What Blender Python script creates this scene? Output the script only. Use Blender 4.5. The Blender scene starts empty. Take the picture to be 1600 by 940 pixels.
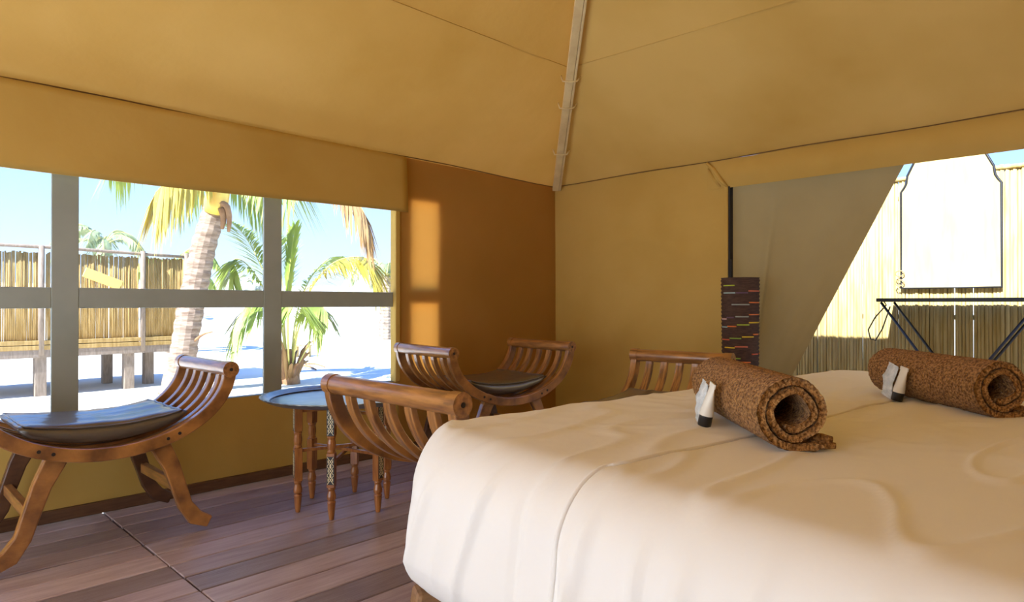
import bpy, math, random
from mathutils import Vector, Matrix, noise

random.seed(7)
R = math.radians
scene = bpy.context.scene
COL = scene.collection

# ------------------------------------------------------------------ camera
# world: X runs along the window wall (to the right, away), Y along the door wall (to the left, away); floor at z = 0
YAW = R(44.3)
cam_d = bpy.data.cameras.new('camera')
cam = bpy.data.objects.new('camera', cam_d)
COL.objects.link(cam)
cam.location = (0, 0, 1.0)
fwd = Vector((math.cos(YAW), math.sin(YAW), math.tan(R(0.225))))
cam.rotation_euler = fwd.to_track_quat('-Z', 'Y').to_euler()
cam_d.sensor_width = 36
cam_d.lens = 36 * 1017 / 1600
cam_d.clip_start = 0.02
cam_d.clip_end = 1000
scene.camera = cam

# ------------------------------------------------------------------ sky, sun, exposure
SUN_DIR = Vector((-1.0, -0.14, 0.95)).normalized()
world = bpy.data.worlds.new('sky')
scene.world = world
world.use_nodes = True
wn = world.node_tree
wn.nodes.clear()
tcw = wn.nodes.new('ShaderNodeTexCoord')
sep = wn.nodes.new('ShaderNodeSeparateXYZ')
wn.links.new(tcw.outputs['Generated'], sep.inputs[0])
sky = wn.nodes.new('ShaderNodeValToRGB')      # clear sky: pale at the horizon, deeper blue overhead
el = sky.color_ramp.elements
el[0].position = 0.0; el[0].color = (.52, .68, .90, 1)
el[1].position = 1.0; el[1].color = (.10, .29, 1.0, 1)
e2 = el.new(.25); e2.color = (.22, .47, 1.0, 1)
wn.links.new(sep.outputs['Z'], sky.inputs[0])
bg = wn.nodes.new('ShaderNodeBackground')
bg.inputs['Strength'].default_value = 0.82
wo = wn.nodes.new('ShaderNodeOutputWorld')
wn.links.new(sky.outputs[0], bg.inputs[0])
wn.links.new(bg.outputs[0], wo.inputs[0])

sun_d = bpy.data.lights.new('sun', 'SUN')
sun_d.energy = 7.8
sun_d.color = (0.88, 0.94, 1.0)
sun_d.angle = R(0.6)
sun = bpy.data.objects.new('sun', sun_d)
COL.objects.link(sun)
sun.location = (-20, -5, 25)
sun.rotation_euler = SUN_DIR.to_track_quat('Z', 'Y').to_euler()

vs = scene.view_settings
vs.view_transform = 'Standard'
vs.look = 'None'
vs.gamma = 1.0
vs.use_curve_mapping = False
vs.exposure = 1.38
scene.cycles.max_bounces = 14
scene.cycles.diffuse_bounces = 4
scene.cycles.transmission_bounces = 8
scene.cycles.transparent_max_bounces = 12
scene.cycles.sample_clamp_indirect = 8.0

# ------------------------------------------------------------------ mesh helpers
class MB:
    def __init__(self):
        self.v = []; self.f = []
    def box(self, c, s, rz=0.0, rot=None):
        b = len(self.v)
        m = rot if rot is not None else Matrix.Rotation(rz, 3, 'Z')
        for dz in (-.5, .5):
            for dx, dy in ((-.5, -.5), (.5, -.5), (.5, .5), (-.5, .5)):
                self.v.append(Vector(c) + m @ Vector((dx * s[0], dy * s[1], dz * s[2])))
        self.f += [[b + i for i in q] for q in ((3, 2, 1, 0), (4, 5, 6, 7), (0, 1, 5, 4), (1, 2, 6, 5), (2, 3, 7, 6), (3, 0, 4, 7))]
        return self
    def span(self, a, b):
        a, b = Vector(a), Vector(b)
        return self.box((a + b) / 2, [abs(x) for x in (b - a)])
    def tube(self, pts, r, n=8, cap=True, closed=False):
        pts = [Vector(p) for p in pts]
        k = len(pts)
        rr = r if isinstance(r, (list, tuple)) else [r] * k
        b = len(self.v)
        prev = None
        for i, p in enumerate(pts):
            if closed: t = pts[(i + 1) % k] - pts[i - 1]
            else: t = pts[min(i + 1, k - 1)] - pts[max(i - 1, 0)]
            t.normalize()
            if prev is None:
                up = Vector((0, 0, 1)) if abs(t.z) < .9 else Vector((1, 0, 0))
                nrm = t.cross(up).normalized()
            else:
                nrm = (prev - t * prev.dot(t)).normalized()
            prev = nrm
            bi = t.cross(nrm)
            for j in range(n):
                a = 2 * math.pi * j / n
                self.v.append(p + (nrm * math.cos(a) + bi * math.sin(a)) * rr[i])
        for i in range(k if closed else k - 1):
            i2 = (i + 1) % k
            for j in range(n):
                j2 = (j + 1) % n
                self.f.append([b + i * n + j, b + i * n + j2, b + i2 * n + j2, b + i2 * n + j])
        if cap and not closed:
            self.f.append([b + j for j in range(n)][::-1])
            self.f.append([b + (k - 1) * n + j for j in range(n)])
        return self
    def ribbon(self, path, w, t, y0):
        """board swept along a path in the local x-z plane: w across the path in the plane, t along y"""
        k = len(path); b = len(self.v)
        for i in range(k):
            p = Vector((path[i][0], path[i][1])); q0 = Vector(path[max(i - 1, 0)]); q1 = Vector(path[min(i + 1, k - 1)])
            d = (q1 - q0).normalized(); nrm = Vector((-d.y, d.x))
            wi = (w[i] if isinstance(w, (list, tuple)) else w) / 2
            for sn, sy in ((-1, -1), (1, -1), (1, 1), (-1, 1)):
                self.v.append(Vector((p.x + nrm.x * wi * sn, y0 + sy * t / 2, p.y + nrm.y * wi * sn)))
        for i in range(k - 1):
            for j in range(4):
                j2 = (j + 1) % 4
                self.f.append([b + i * 4 + j, b + i * 4 + j2, b + i * 4 + 4 + j2, b + i * 4 + 4 + j])
        self.f.append([b + 3, b + 2, b + 1, b]); e = b + (k - 1) * 4
        self.f.append([e, e + 1, e + 2, e + 3])
        return self
    def lathe(self, prof, n=12, c=(0, 0, 0)):
        b = len(self.v); c = Vector(c)
        for r, z in prof:
            for j in range(n):
                a = 2 * math.pi * j / n
                self.v.append(c + Vector((r * math.cos(a), r * math.sin(a), z)))
        for i in range(len(prof) - 1):
            for j in range(n):
                j2 = (j + 1) % n
                self.f.append([b + i * n + j, b + i * n + j2, b + (i + 1) * n + j2, b + (i + 1) * n + j])
        if prof[0][0] > 1e-5: self.f.append([b + j for j in range(n)][::-1])
        if prof[-1][0] > 1e-5: self.f.append([b + (len(prof) - 1) * n + j for j in range(n)])
        return self
    def grid(self, fn, nu, nv, closeu=False):
        b = len(self.v)
        for j in range(nv + 1):
            for i in range(nu + (0 if closeu else 1)):
                self.v.append(Vector(fn(i / nu, j / nv)))
        w = nu if closeu else nu + 1
        for j in range(nv):
            for i in range(nu):
                i2 = (i + 1) % w
                self.f.append([b + j * w + i, b + j * w + i2, b + (j + 1) * w + i2, b + (j + 1) * w + i])
        return self
    def mesh(self, name, mat, smooth=False):
        me = bpy.data.meshes.new(name)
        me.from_pydata([tuple(v) for v in self.v], [], self.f)
        me.update()
        if smooth:
            me.polygons.foreach_set('use_smooth', [True] * len(me.polygons))
        if mat: me.materials.append(mat)
        return me
    def build(self, name, mat, parent=None, smooth=False, bevel=0.0, label=None, autosmooth=False):
        o = bpy.data.objects.new(name, self.mesh(name, mat, smooth))
        COL.objects.link(o)
        if parent is not None: o.parent = parent
        if label: o['label'] = label
        if bevel:
            m = o.modifiers.new('bevel', 'BEVEL'); m.width = bevel; m.segments = 2; m.limit_method = 'ANGLE'; m.angle_limit = R(50)
        return o

def tag(o, label=None, cat=None, group=None, kind=None):
    if label: o['label'] = label
    if cat: o['category'] = cat
    if group: o['group'] = group
    if kind: o['kind'] = kind
    return o

def thing(name, label, cat, loc=(0, 0, 0), rz=0.0, group=None):
    o = bpy.data.objects.new(name, None); COL.objects.link(o)
    o.empty_display_size = .1
    o.location = loc; o.rotation_euler = (0, 0, rz)
    return tag(o, label, cat, group)

def struct(o):
    o['kind'] = 'structure'; return o

def fbm(p, o=3):
    s = 0; a = 1.0; p = Vector(p)
    for _ in range(o):
        s += a * noise.noise(p); p = p * 2.03; a *= .5
    return s

# ------------------------------------------------------------------ materials
MATS = {}
def mat(name, col, rough=.6, col2=None, scale=8.0, stretch=(1, 1, 1), bump=0.0, bscale=40.0, bstretch=None, spec=.5,
        detail=4.0, trans=0.0, tcol=None, rand=0.0, sheen=0.0, metal=0.0, coat=0.0, contrast=(.35, .65), alpha=None):
    m = bpy.data.materials.new(name); m.use_nodes = True
    nt = m.node_tree; nt.nodes.clear()
    N = nt.nodes.new; L = nt.links.new
    out = N('ShaderNodeOutputMaterial')
    p = N('ShaderNodeBsdfPrincipled')
    p.inputs['Roughness'].default_value = rough
    p.inputs['Specular IOR Level'].default_value = spec
    p.inputs['Metallic'].default_value = metal
    if sheen:
        p.inputs['Sheen Weight'].default_value = sheen
    if coat:
        p.inputs['Coat Weight'].default_value = coat; p.inputs['Coat Roughness'].default_value = .15
    tc = N('ShaderNodeTexCoord')
    vec = tc.outputs['Object']
    if rand:
        oi = N('ShaderNodeObjectInfo')
        va = N('ShaderNodeVectorMath'); va.operation = 'MULTIPLY_ADD'
        va.inputs[1].default_value = (1, 1, 1)
        cx = N('ShaderNodeCombineXYZ'); ml = N('ShaderNodeMath'); ml.operation = 'MULTIPLY'; ml.inputs[1].default_value = 37.0
        L(oi.outputs['Random'], ml.inputs[0]); L(ml.outputs[0], cx.inputs[0]); L(ml.outputs[0], cx.inputs[1]); L(ml.outputs[0], cx.inputs[2])
        L(vec, va.inputs[0]); L(cx.outputs[0], va.inputs[2]); vec = va.outputs[0]
    colsock = None
    if col2 is not None:
        mp = N('ShaderNodeMapping'); mp.inputs['Scale'].default_value = stretch; L(vec, mp.inputs[0])
        nz = N('ShaderNodeTexNoise'); nz.inputs['Scale'].default_value = scale; nz.inputs['Detail'].default_value = detail
        L(mp.outputs[0], nz.inputs['Vector'])
        rp = N('ShaderNodeValToRGB')
        rp.color_ramp.elements[0].position = contrast[0]; rp.color_ramp.elements[1].position = contrast[1]
        rp.color_ramp.elements[0].color = (*col, 1); rp.color_ramp.elements[1].color = (*col2, 1)
        L(nz.outputs['Fac'], rp.inputs[0]); colsock = rp.outputs[0]
    if rand:
        hs = N('ShaderNodeHueSaturation')
        mr = N('ShaderNodeMapRange'); mr.inputs[3].default_value = 1 - rand; mr.inputs[4].default_value = 1 + rand
        L(oi.outputs['Random'], mr.inputs[0]); L(mr.outputs[0], hs.inputs['Value'])
        if colsock: L(colsock, hs.inputs['Color'])
        else: hs.inputs['Color'].default_value = (*col, 1)
        colsock = hs.outputs[0]
    if colsock: L(colsock, p.inputs['Base Color'])
    else: p.inputs['Base Color'].default_value = (*col, 1)
    if bump:
        mb = N('ShaderNodeMapping'); mb.inputs['Scale'].default_value = bstretch or stretch; L(vec, mb.inputs[0])
        nb = N('ShaderNodeTexNoise'); nb.inputs['Scale'].default_value = bscale; nb.inputs['Detail'].default_value = 4
        L(mb.outputs[0], nb.inputs['Vector'])
        bp = N('ShaderNodeBump'); bp.inputs['Strength'].default_value = min(1, bump); bp.inputs['Distance'].default_value = .01 * max(1, bump)
        L(nb.outputs['Fac'], bp.inputs['Height']); L(bp.outputs[0], p.inputs['Normal'])
    surf = p.outputs[0]
    if trans:
        tr = N('ShaderNodeBsdfTranslucent')
        tr.inputs['Color'].default_value = (*(tcol or col), 1)
        mx = N('ShaderNodeMixShader'); mx.inputs[0].default_value = trans
        L(p.outputs[0], mx.inputs[1]); L(tr.outputs[0], mx.inputs[2]); surf = mx.outputs[0]
    if alpha is not None:
        tp = N('ShaderNodeBsdfTransparent')
        mx = N('ShaderNodeMixShader'); mx.inputs[0].default_value = alpha
        L(tp.outputs[0], mx.inputs[1]); L(surf, mx.inputs[2]); surf = mx.outputs[0]
    L(surf, out.inputs[0])
    MATS[name] = m
    return m

mat('canvas_roof', (.56, .345, .08), .9, (.70, .475, .15), 1.0, contrast=(.3, .62), bump=.35, bscale=9, spec=.15, trans=.06, tcol=(.75, .33, .05))
mat('canvas_wall', (.56, .355, .085), .9, (.62, .405, .11), 1.6, bump=.4, bscale=7, spec=.15)
mat('canvas_lining', (.56, .355, .085), .9, (.62, .405, .11), 1.6, bump=.4, bscale=7, spec=.15, trans=.45, tcol=(.90, .36, .06))
mat('canvas_flap', (.25, .19, .10), .9, (.30, .235, .125), 2.5, bump=.3, bscale=12, spec=.1, trans=.3, tcol=(.36, .25, .10))
mat('band_fabric', (.34, .37, .33), .9, (.38, .41, .37), 6, spec=.1)
mat('seam_dark', (.16, .08, .025), .9)
mat('batten', (.90, .74, .40), .7, (.78, .60, .30), 9, stretch=(1, 1, 1), spec=.3)
mat('floor_plank', (.31, .215, .21), .3, (.45, .35, .35), 4, stretch=(1.2, 9, 6), bump=.2, bscale=10, bstretch=(1, 20, 8), rand=.33, spec=.5, contrast=(.3, .7))
mat('floor_under', (.03, .018, .012), .9)
mat('baseboard', (.10, .042, .018), .6, (.15, .07, .03), 10, stretch=(1, 8, 8))
mat('wood', (.17, .066, .018), .32, (.47, .205, .05), 5, stretch=(2, 20, 2), bump=.12, bscale=20, bstretch=(2, 12, 5), spec=.5, coat=.6)
mat('wood_roll', (.20, .08, .022), .32, (.46, .20, .05), 5, stretch=(12, 1.6, 12), spec=.5, coat=.6)
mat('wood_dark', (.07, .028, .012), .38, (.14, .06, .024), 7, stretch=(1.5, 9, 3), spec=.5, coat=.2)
mat('wood_leg', (.26, .085, .02), .28, (.40, .15, .035), 9, stretch=(8, 8, 1.5), spec=.5, coat=.3)
mat('peg', (.02, .012, .008), .6)
mat('cushion', (.085, .065, .045), .42, (.10, .075, .05), 20, spec=1.0, coat=.7, bump=.08, bscale=160)
mat('tray_metal', (.22, .26, .26), .28, (.34, .36, .33), 14, metal=.75)
mat('inlay_pale', (.72, .60, .34), .4)
mat('inlay_dark', (.012, .010, .009), .4)
mat('sheet', (.84, .81, .76), .8, (.86, .83, .78), 3, spec=.2, sheen=.1, bump=.22, bscale=9, bstretch=(1, 1.6, 1))
mat('mattress', (.7, .66, .6), .9)
mat('bedleg', (.22, .11, .045), .5, (.32, .17, .07), 8, stretch=(2, 9, 9))
mat('bedframe', (.085, .05, .03), .5, (.13, .075, .045), 8, stretch=(2, 9, 9))
mat('towel', (.14, .06, .018), .95, (.48, .25, .085), 170, spec=.05, sheen=.08, bump=1.0, bscale=130, detail=2, contrast=(.36, .64))
mat('foil', (.80, .84, .86), .3, (.55, .62, .66), 60, bump=.8, bscale=60, spec=.6)
mat('tube_white', (.84, .82, .74), .35)
mat('cap_black', (.012, .012, .014), .35)
mat('print_grey', (.30, .32, .35), .6)
mat('basket_weave', (.055, .026, .016), .8, (.10, .05, .03), 25, stretch=(1, 1, 6), bump=.5, bscale=60, bstretch=(1, 1, 4))
mat('black_metal', (.012, .012, .014), .45)
mat('strap', (.012, .010, .009), .7)
mat('sand', (.68, .635, .54), .95, (.74, .695, .60), .5, bump=.6, bscale=4, spec=.1)
mat('reed', (.30, .185, .055), .8, (.48, .32, .12), 6, stretch=(6, 6, .7), spec=.2)
mat('reed_pale', (.42, .30, .10), .8, (.54, .41, .17), 6, stretch=(6, 6, .7), spec=.2)
mat('post_grey', (.20, .15, .11), .85, (.29, .225, .17), 9, stretch=(5, 5, 1))
mat('yellow_board', (.85, .62, .16), .6)
mat('palm_bark', (.17, .11, .075), .95, (.36, .27, .20), 5, stretch=(1, 1, 5), bump=.8, bscale=12, bstretch=(1, 1, 4))
mat('palm_bark_dark', (.16, .12, .09), .95, (.36, .29, .22), 8, bump=.8, bscale=14)
mat('frond', (.20, .30, .05), .5, (.40, .44, .10), 3, spec=.4, trans=.3, tcol=(.45, .55, .08), rand=.15)
mat('frond_yellow', (.42, .36, .05), .5, (.62, .46, .08), 3, spec=.4, trans=.3, tcol=(.65, .5, .08), rand=.15)
mat('frond_dry', (.36, .20, .07), .7, (.5, .3, .12), 3, trans=.2, tcol=(.5, .28, .08), rand=.1)
mat('frond_far', (.25, .31, .14), .7, (.36, .40, .2), 2, trans=.2, rand=.1)
mat('frond_rib', (.50, .48, .12), .5, (.6, .52, .15), 4)
mat('sheath', (.80, .62, .10), .5, (.70, .42, .08), 6)
mat('husk', (.22, .11, .05), .9, (.34, .19, .09), 8)
mat('far_green', (.30, .33, .24), .95, (.40, .42, .33), .3)
mat('sheer', (.90, .90, .88), .9, spec=.05, trans=.62, tcol=(.93, .93, .92))
mat('screen_net', (.75, .78, .78), .9, spec=0, alpha=.05)
mat('pale_panel', (.50, .38, .14), .7, (.58, .45, .19), 5, stretch=(4, 4, .6))
M = MATS

# ------------------------------------------------------------------ tent shell
XW, YW = 4.235, 3.62          # door wall x, window wall y
XB, YB = -1.765, -2.38        # the two walls behind the camera
EAVE = 1.99
SLOPE = .645
APEX = Vector(((XW + XB) / 2, (YW + YB) / 2, EAVE + SLOPE * (XW - XB) / 2))

def wall_boxes(holes, lo, hi, zlo, zhi, make):
    """rectangles that fill lo..hi x zlo..zhi around the holes (a0,a1,z0,z1), holes sorted and disjoint in a"""
    cur = lo
    for a0, a1, z0, z1 in holes:
        if a0 > cur: make(cur, a0, zlo, zhi)
        if z0 > zlo: make(a0, a1, zlo, z0)
        if z1 < zhi: make(a0, a1, z1, zhi)
        cur = a1
    if cur < hi: make(cur, hi, zlo, zhi)

T = .035
SILL, WTOP = .475, 1.74
WR = 2.572                                  # right edge of the open window
# floor: dark sub-floor with planks
fl = MB().span((XB - .05, YB - .05, -.30), (XW + .10, YW + .06, -.032)).build('floor', M['floor_under'])
struct(fl)
PW, SEAM = .155, .868
row_y = YB + .02
plank_meshes = {}
rows = int((YW - YB) / PW)
for r_i in range(rows + 1):
    y0 = YW - .012 - (r_i + 1) * PW
    if y0 < YB: break
    for (x0, x1) in ((XB, -.55), (-.545, SEAM - .003), (SEAM + .003, 2.86 + (.18 if r_i % 2 else -.2)), (2.865 + (.18 if r_i % 2 else -.2), XW)):
        if x1 - x0 < .2: continue
        key = (round(x1 - x0, 3))
        if key not in plank_meshes:
            plank_meshes[key] = MB().box((0, 0, -.016), (x1 - x0, PW - .010, .032)).mesh('plank', M['floor_plank'])
        o = bpy.data.objects.new('plank', plank_meshes[key]); COL.objects.link(o); o.parent = fl
        o.location = ((x0 + x1) / 2 + random.uniform(-.002, .002), y0 + PW / 2, random.uniform(-.003, 0))
        bv = o.modifiers.new('bevel', 'BEVEL'); bv.width = .003; bv.segments = 1

# window wall
wl = MB()
holes = [(-.12, WR, SILL, WTOP), (2.71, 2.94, SILL, 1.70)]
wall_boxes(holes, XB, XW + T, 0, EAVE, lambda a0, a1, z0, z1: wl.span((a0, YW, z0), (a1, YW + T, z1)))
wl.span((2.71, YW, .995), (2.94, YW + T, 1.098))
struct(wl.build('wall_left', M['canvas_wall']))
# inner lining right of the window: a single cloth that also covers the narrow side pane
def lin(u, v):
    x = 2.60 + u * (XW - 2.60); z = .0 + v * EAVE
    return (x, YW - .018 + .006 * fbm((x * 1.5, z * 1.2, 3)) , z)
struct(MB().grid(lin, 40, 40).build('trim_1', M['canvas_lining'], smooth=True))
# lining below the sill
def lin2(u, v):
    x = XB + u * (2.60 - XB); z = v * (SILL + .004)
    return (x, YW - .016 + .008 * fbm((x * 1.3, z * 2, 7)) * min(1, 4 * v * (1 - v) + .2), z)
struct(MB().grid(lin2, 60, 12).build('trim_2', M['canvas_wall'], smooth=True))

# window with fabric bands and net screens
win = struct(MB().span((-.12, YW + .002, SILL - .012), (WR, YW + .05, SILL + .006)).build('window_1', M['band_fabric']))
MULL = (1.731, .72)
BW = .108
CZ = (.978, 1.075)
xs = [-.12, MULL[1] - BW / 2, MULL[1] + BW / 2, MULL[0] - BW / 2, MULL[0] + BW / 2, WR]
for mx in MULL:
    MB().span((mx - BW / 2, YW + .004, SILL + .006), (mx + BW / 2, YW + .022, WTOP)).build('mullion', M['band_fabric'], win, bevel=.003)
for a, b in ((xs[0], xs[1]), (xs[2], xs[3]), (xs[4], xs[5])):
    MB().span((a, YW + .006, CZ[0]), (b, YW + .020, CZ[1])).build('crossbar', M['band_fabric'], win, bevel=.003)
    for z0, z1 in ((SILL + .006, CZ[0]), (CZ[1], WTOP)):
        MB().span((a, YW + .0125, z0), (b, YW + .0130, z1)).build('net_screen', M['screen_net'], win)
MB().span((WR - .004, YW - .03, SILL), (WR + .034, YW + .0, WTOP)).build('window_edge', M['canvas_wall'], win, bevel=.006)

# valance hanging over the top of the window
def val(u, v):
    x = XB + .05 + u * (2.64 - XB - .05); z = EAVE - .004 - v * (.385 + .012 * math.sin(x * 1.7))
    return (x, YW - .045 - .015 * v + .010 * fbm((x * 1.1, z * 1.4, 1)), z)
vo = MB().grid(val, 90, 12).build('window_valance', M['canvas_wall'], smooth=True)
sm = vo.modifiers.new('thick', 'SOLIDIFY'); sm.thickness = .006
tag(vo, 'ochre canvas flap hanging over the top of the window', 'window flap')

# door wall
DY0, DY1, DTOP = -.02, 2.049, 1.806
wr = MB()
wall_boxes([(DY0, DY1, 0, DTOP)], YB, YW, 0, EAVE, lambda a0, a1, z0, z1: wr.span((XW, a0, z0), (XW + T, a1, z1)))
struct(wr.build('wall_right', M['canvas_wall']))
def lin3(u, v):
    y = DY1 + .0 + u * (YW - DY1); z = v * EAVE
    w = .007 * fbm((y * 1.4, z * 1.3, 11)) + .006 * math.exp(-((z - 1.42 - .08 * math.sin(y * 5)) / .03) ** 2) * (1 if 2.3 < y < 3.0 else .3)
    return (XW - .016 - w, y, z)
struct(MB().grid(lin3, 50, 60).build('trim_3', M['canvas_wall'], smooth=True))
# pelmet above the door
def pel(u, v):
    y = 2.20 - u * (2.20 - YB - .1); z = EAVE - .003 - v * (EAVE - DTOP + .012)
    edge = min(1, u * 60)
    return (XW - .022 - .028 * math.sin(math.pi * min(1, v * 1.0)) * edge + .006 * fbm((y * 3, z * 5, 4)), y, z)
po = struct(MB().grid(pel, 120, 10).build('trim_4', M['canvas_wall'], smooth=True))
MB().tube([(XW - .03, 2.20, EAVE - .01), (XW - .045, 2.14, EAVE - .07), (XW - .05, 2.085, EAVE - .15), (XW - .035, 2.05, EAVE - .19)], [.01, .017, .016, .008], 8).build('fold', M['canvas_wall'], po, smooth=True)
MB().tube([(XW - .03, 2.19, EAVE - .05), (XW - .04, 2.15, EAVE - .12), (XW - .035, 2.10, EAVE - .185)], [.006, .012, .006], 8).build('fold', M['canvas_wall'], po, smooth=True)
# door jamb hem and black zip edge
struct(MB().span((XW - .035, DY1 - .004, 0), (XW + .0, DY1 + .022, DTOP)).build('trim_5', M['canvas_wall'], bevel=.006))
struct(MB().span((XW - .025, DY1 - .016, 0), (XW + .02, DY1 - .004, DTOP)).build('trim_6', M['strap']))

# walls behind the camera, with their open sides
wb = MB()
wall_boxes([(-.2, 3.45, .0, 1.95)], YB, YW + T, 0, EAVE, lambda a0, a1, z0, z1: wb.span((XB - T, a0, z0), (XB, a1, z1)))
struct(wb.build('wall_rear', M['canvas_wall']))
def sheer(u, v):
    y = -.22 + u * 3.69
    return (XB - .05 - .035 * math.sin(y * 17 + .8 * math.sin(y * 3)), y, .01 + v * 1.95)
so = MB().grid(sheer, 190, 6).build('diffuser_curtain', M['sheer'], smooth=True)  # unseen cloth, added so the sun through it lights the bed softly
tag(so, 'white sheer curtain added unseen behind us to spread soft white daylight', 'curtain')
wc = MB()
wall_boxes([], XB, XW, 0, EAVE, lambda a0, a1, z0, z1: wc.span((a0, YB - T, z0), (a1, YB, z1)))
struct(wc.build('wall_near', M['canvas_wall']))

# baseboards
struct(MB().span((XB, YW - .045, 0), (XW - .03, YW - .02, .055)).build('baseboard_left', M['baseboard'], bevel=.004))
struct(MB().span((XW - .045, DY1 + .02, 0), (XW - .02, YW - .045, .055)).build('baseboard_right', M['baseboard'], bevel=.004))

# roof: four canvas slopes that sag a little between the hips
def slope_grid(A, B, seed, n=36):
    A, B = Vector(A), Vector(B)
    mb = MB()
    nrm = (B - A).cross(APEX - A).normalized()
    if nrm.z < 0: nrm = -nrm
    def fn(u, v):
        a = A.lerp(APEX, v); b = B.lerp(APEX, v)
        p = a.lerp(b, u)
        e = 4 * u * (1 - u)
        sag = .055 * e * math.sin(math.pi * min(1, v * 1.2)) ** 1 if v < .83 else .0
        sag += .012 * fbm((p.x * .9, p.y * .9, p.z * .9 + seed)) * min(1, e * 3)
        return p - nrm * sag
    return mb.grid(fn, n * 2, n)
c = {'a': (XB, YW, EAVE), 'b': (XW, YW, EAVE), 'c': (XW, YB, EAVE), 'd': (XB, YB, EAVE)}
ro = slope_grid(c['a'], c['b'], 1).build('ceiling', M['canvas_roof'], smooth=True); struct(ro)
for i, (k1, k2) in enumerate((('b', 'c'), ('c', 'd'), ('d', 'a'))):
    o = slope_grid(c[k1], c[k2], 5 + i * 3).build('roof_slope', M['canvas_roof'], ro, smooth=True)
# stitched seams across the two slopes in view
dS = .887
def seam_pts(A, B, d):
    A, B = Vector(A), Vector(B); pts = []
    nrm = (B - A).cross(APEX - A).normalized()
    if nrm.z < 0: nrm = -nrm
    v = d / ((XW - XB) / 2)
    for i in range(41):
        u = i / 40; p = A.lerp(APEX, v).lerp(B.lerp(APEX, v), u)
        e = 4 * u * (1 - u)
        pts.append(p - nrm * (.055 * e * math.sin(math.pi * min(1, v * 1.2)) + .004))
    return pts
for A, B in ((c['a'], c['b']), (c['b'], c['c'])):
    MB().tube(seam_pts(A, B, dS), .0022, 6).build('seam', M['canvas_roof'], ro, smooth=True)
# dark stitched eave lines
eave_l = [(x / 20 * (XW - XB) + XB, YW - .03, EAVE + .012 * math.sin(x * .9) * .6) for x in range(21)]
MB().tube(eave_l, .0034, 6).build('eave_seam', M['seam_dark'], ro)
eave_r = [(XW - .03, YB + y / 24 * (YW - YB), EAVE + .004 * math.sin(y * 1.3)) for y in range(25)]
MB().tube(eave_r, .0032, 6).build('eave_seam', M['seam_dark'], ro)

# hip batten
hipd = Vector((-1, -1, SLOPE)).normalized()
side = Vector((1, -1, 0)).normalized()
up = side.cross(hipd).normalized()
if up.z < 0: up = -up
def beam(a, b, w, h):
    mb = MB(); v0 = []
    for p in (a, b):
        for s1, s2 in ((-1, -1), (1, -1), (1, 1), (-1, 1)):
            mb.v.append(p + side * w / 2 * s1 + up * h / 2 * s2)
    mb.f = [[3, 2, 1, 0], [4, 5, 6, 7], [0, 1, 5, 4], [1, 2, 6, 5], [2, 3, 7, 6], [3, 0, 4, 7]]
    return mb
hip0 = Vector((XW - .05, YW - .05, EAVE - .03))
hl = (APEX - Vector((XW, YW, EAVE))).length
bat = struct(beam(hip0, hip0 + hipd * (hl - .15), .052, .03).build('trim_7', M['batten'], bevel=.004))
beam(hip0 + side * .036 - up * .004, hip0 + hipd * (hl - .15) + side * .036 - up * .004, .016, .02).build('edge_strip', M['batten'], bat, bevel=.003)
for d in (1.02, 1.28, .5):
    p = hip0 + hipd * d
    MB().tube([p - side * .055 + up * .03, p - side * .045 - up * .018, p - up * .024, p + side * .05 - up * .018, p + side * .075 + up * .02], .006, 6).build('tie_cord', M['batten'], bat, smooth=True)

# door flap, drawn aside so that its free edge runs slantwise down
def flap(u, v):
    # u from the jamb to the free edge, v from the top down
    yj = DY1 + .03
    ye = .998 + (1.93 - .998) * v ** 1.0 * 0.965
    y = yj + (ye - yj) * u
    z = DTOP + .01 - v * (DTOP - .02)
    spread = (1 - v)
    w = .022 * math.sin(u * 9 + 1.2) * (.25 + v) + .012 * fbm((u * 4, v * 2.5, 9)) + .034 * math.exp(-((u - .30 - .06 * v) / .035) ** 2) * (1 - abs(2 * v - .8))
    return (XW + .05 + w, y, z)
fo = MB().grid(flap, 60, 60).build('door_flap', M['canvas_flap'], smooth=True)
tag(fo, 'olive cloth door flap drawn aside slantwise in the doorway', 'door flap')

# ------------------------------------------------------------------ outside
CY, SY = math.cos(YAW), math.sin(YAW)
def pt(px, py, z):
    """world point seen at a photograph pixel, z metres in front of the lens"""
    x = (px - 800) / 1017 * z
    return Vector((CY * z + SY * x, SY * z - CY * x, 1 + (474 - py) / 1017 * z))
GZ = -.30
def ground_h(x, y):
    d = math.hypot(x, y)
    h = GZ + max(0, d - 24) * .043 + .05 * fbm((x * .25, y * .25, 0)) * min(1, max(0, d - 6.5) / 6)
    return h
def sandfn(u, v):
    a = u * 2 * math.pi; r = 130 * v ** 2.2
    x = 1.2 + r * math.cos(a); y = .6 + r * math.sin(a)
    return (x, y, ground_h(x, y))
struct(MB().grid(sandfn, 160, 90, closeu=True).build('ground', M['sand'], smooth=True))

def reed_panel(name, a, b, z0, z1, r, pitch, m, parent, seed=0, off=Vector((0, 0, 0))):
    rnd = random.Random(seed)
    a, b = Vector(a), Vector(b); n = int((b - a).length / pitch)
    d = (b - a).normalized(); nr = Vector((-d.y, d.x, 0))
    mb = MB()
    for i in range(n):
        p = a + d * ((i + .5) * pitch) + nr * rnd.uniform(-.004, .004) + off
        rr = r * rnd.uniform(.8, 1.2); zt = z1 + rnd.uniform(-.012, .02)
        q = p + d * rnd.uniform(-.006, .006)
        mb.tube([(p.x, p.y, z0), (q.x, q.y, zt)], rr, 5)
    o = mb.build(name, m, parent, smooth=True)
    o['kind'] = 'stuff'
    return o

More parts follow.
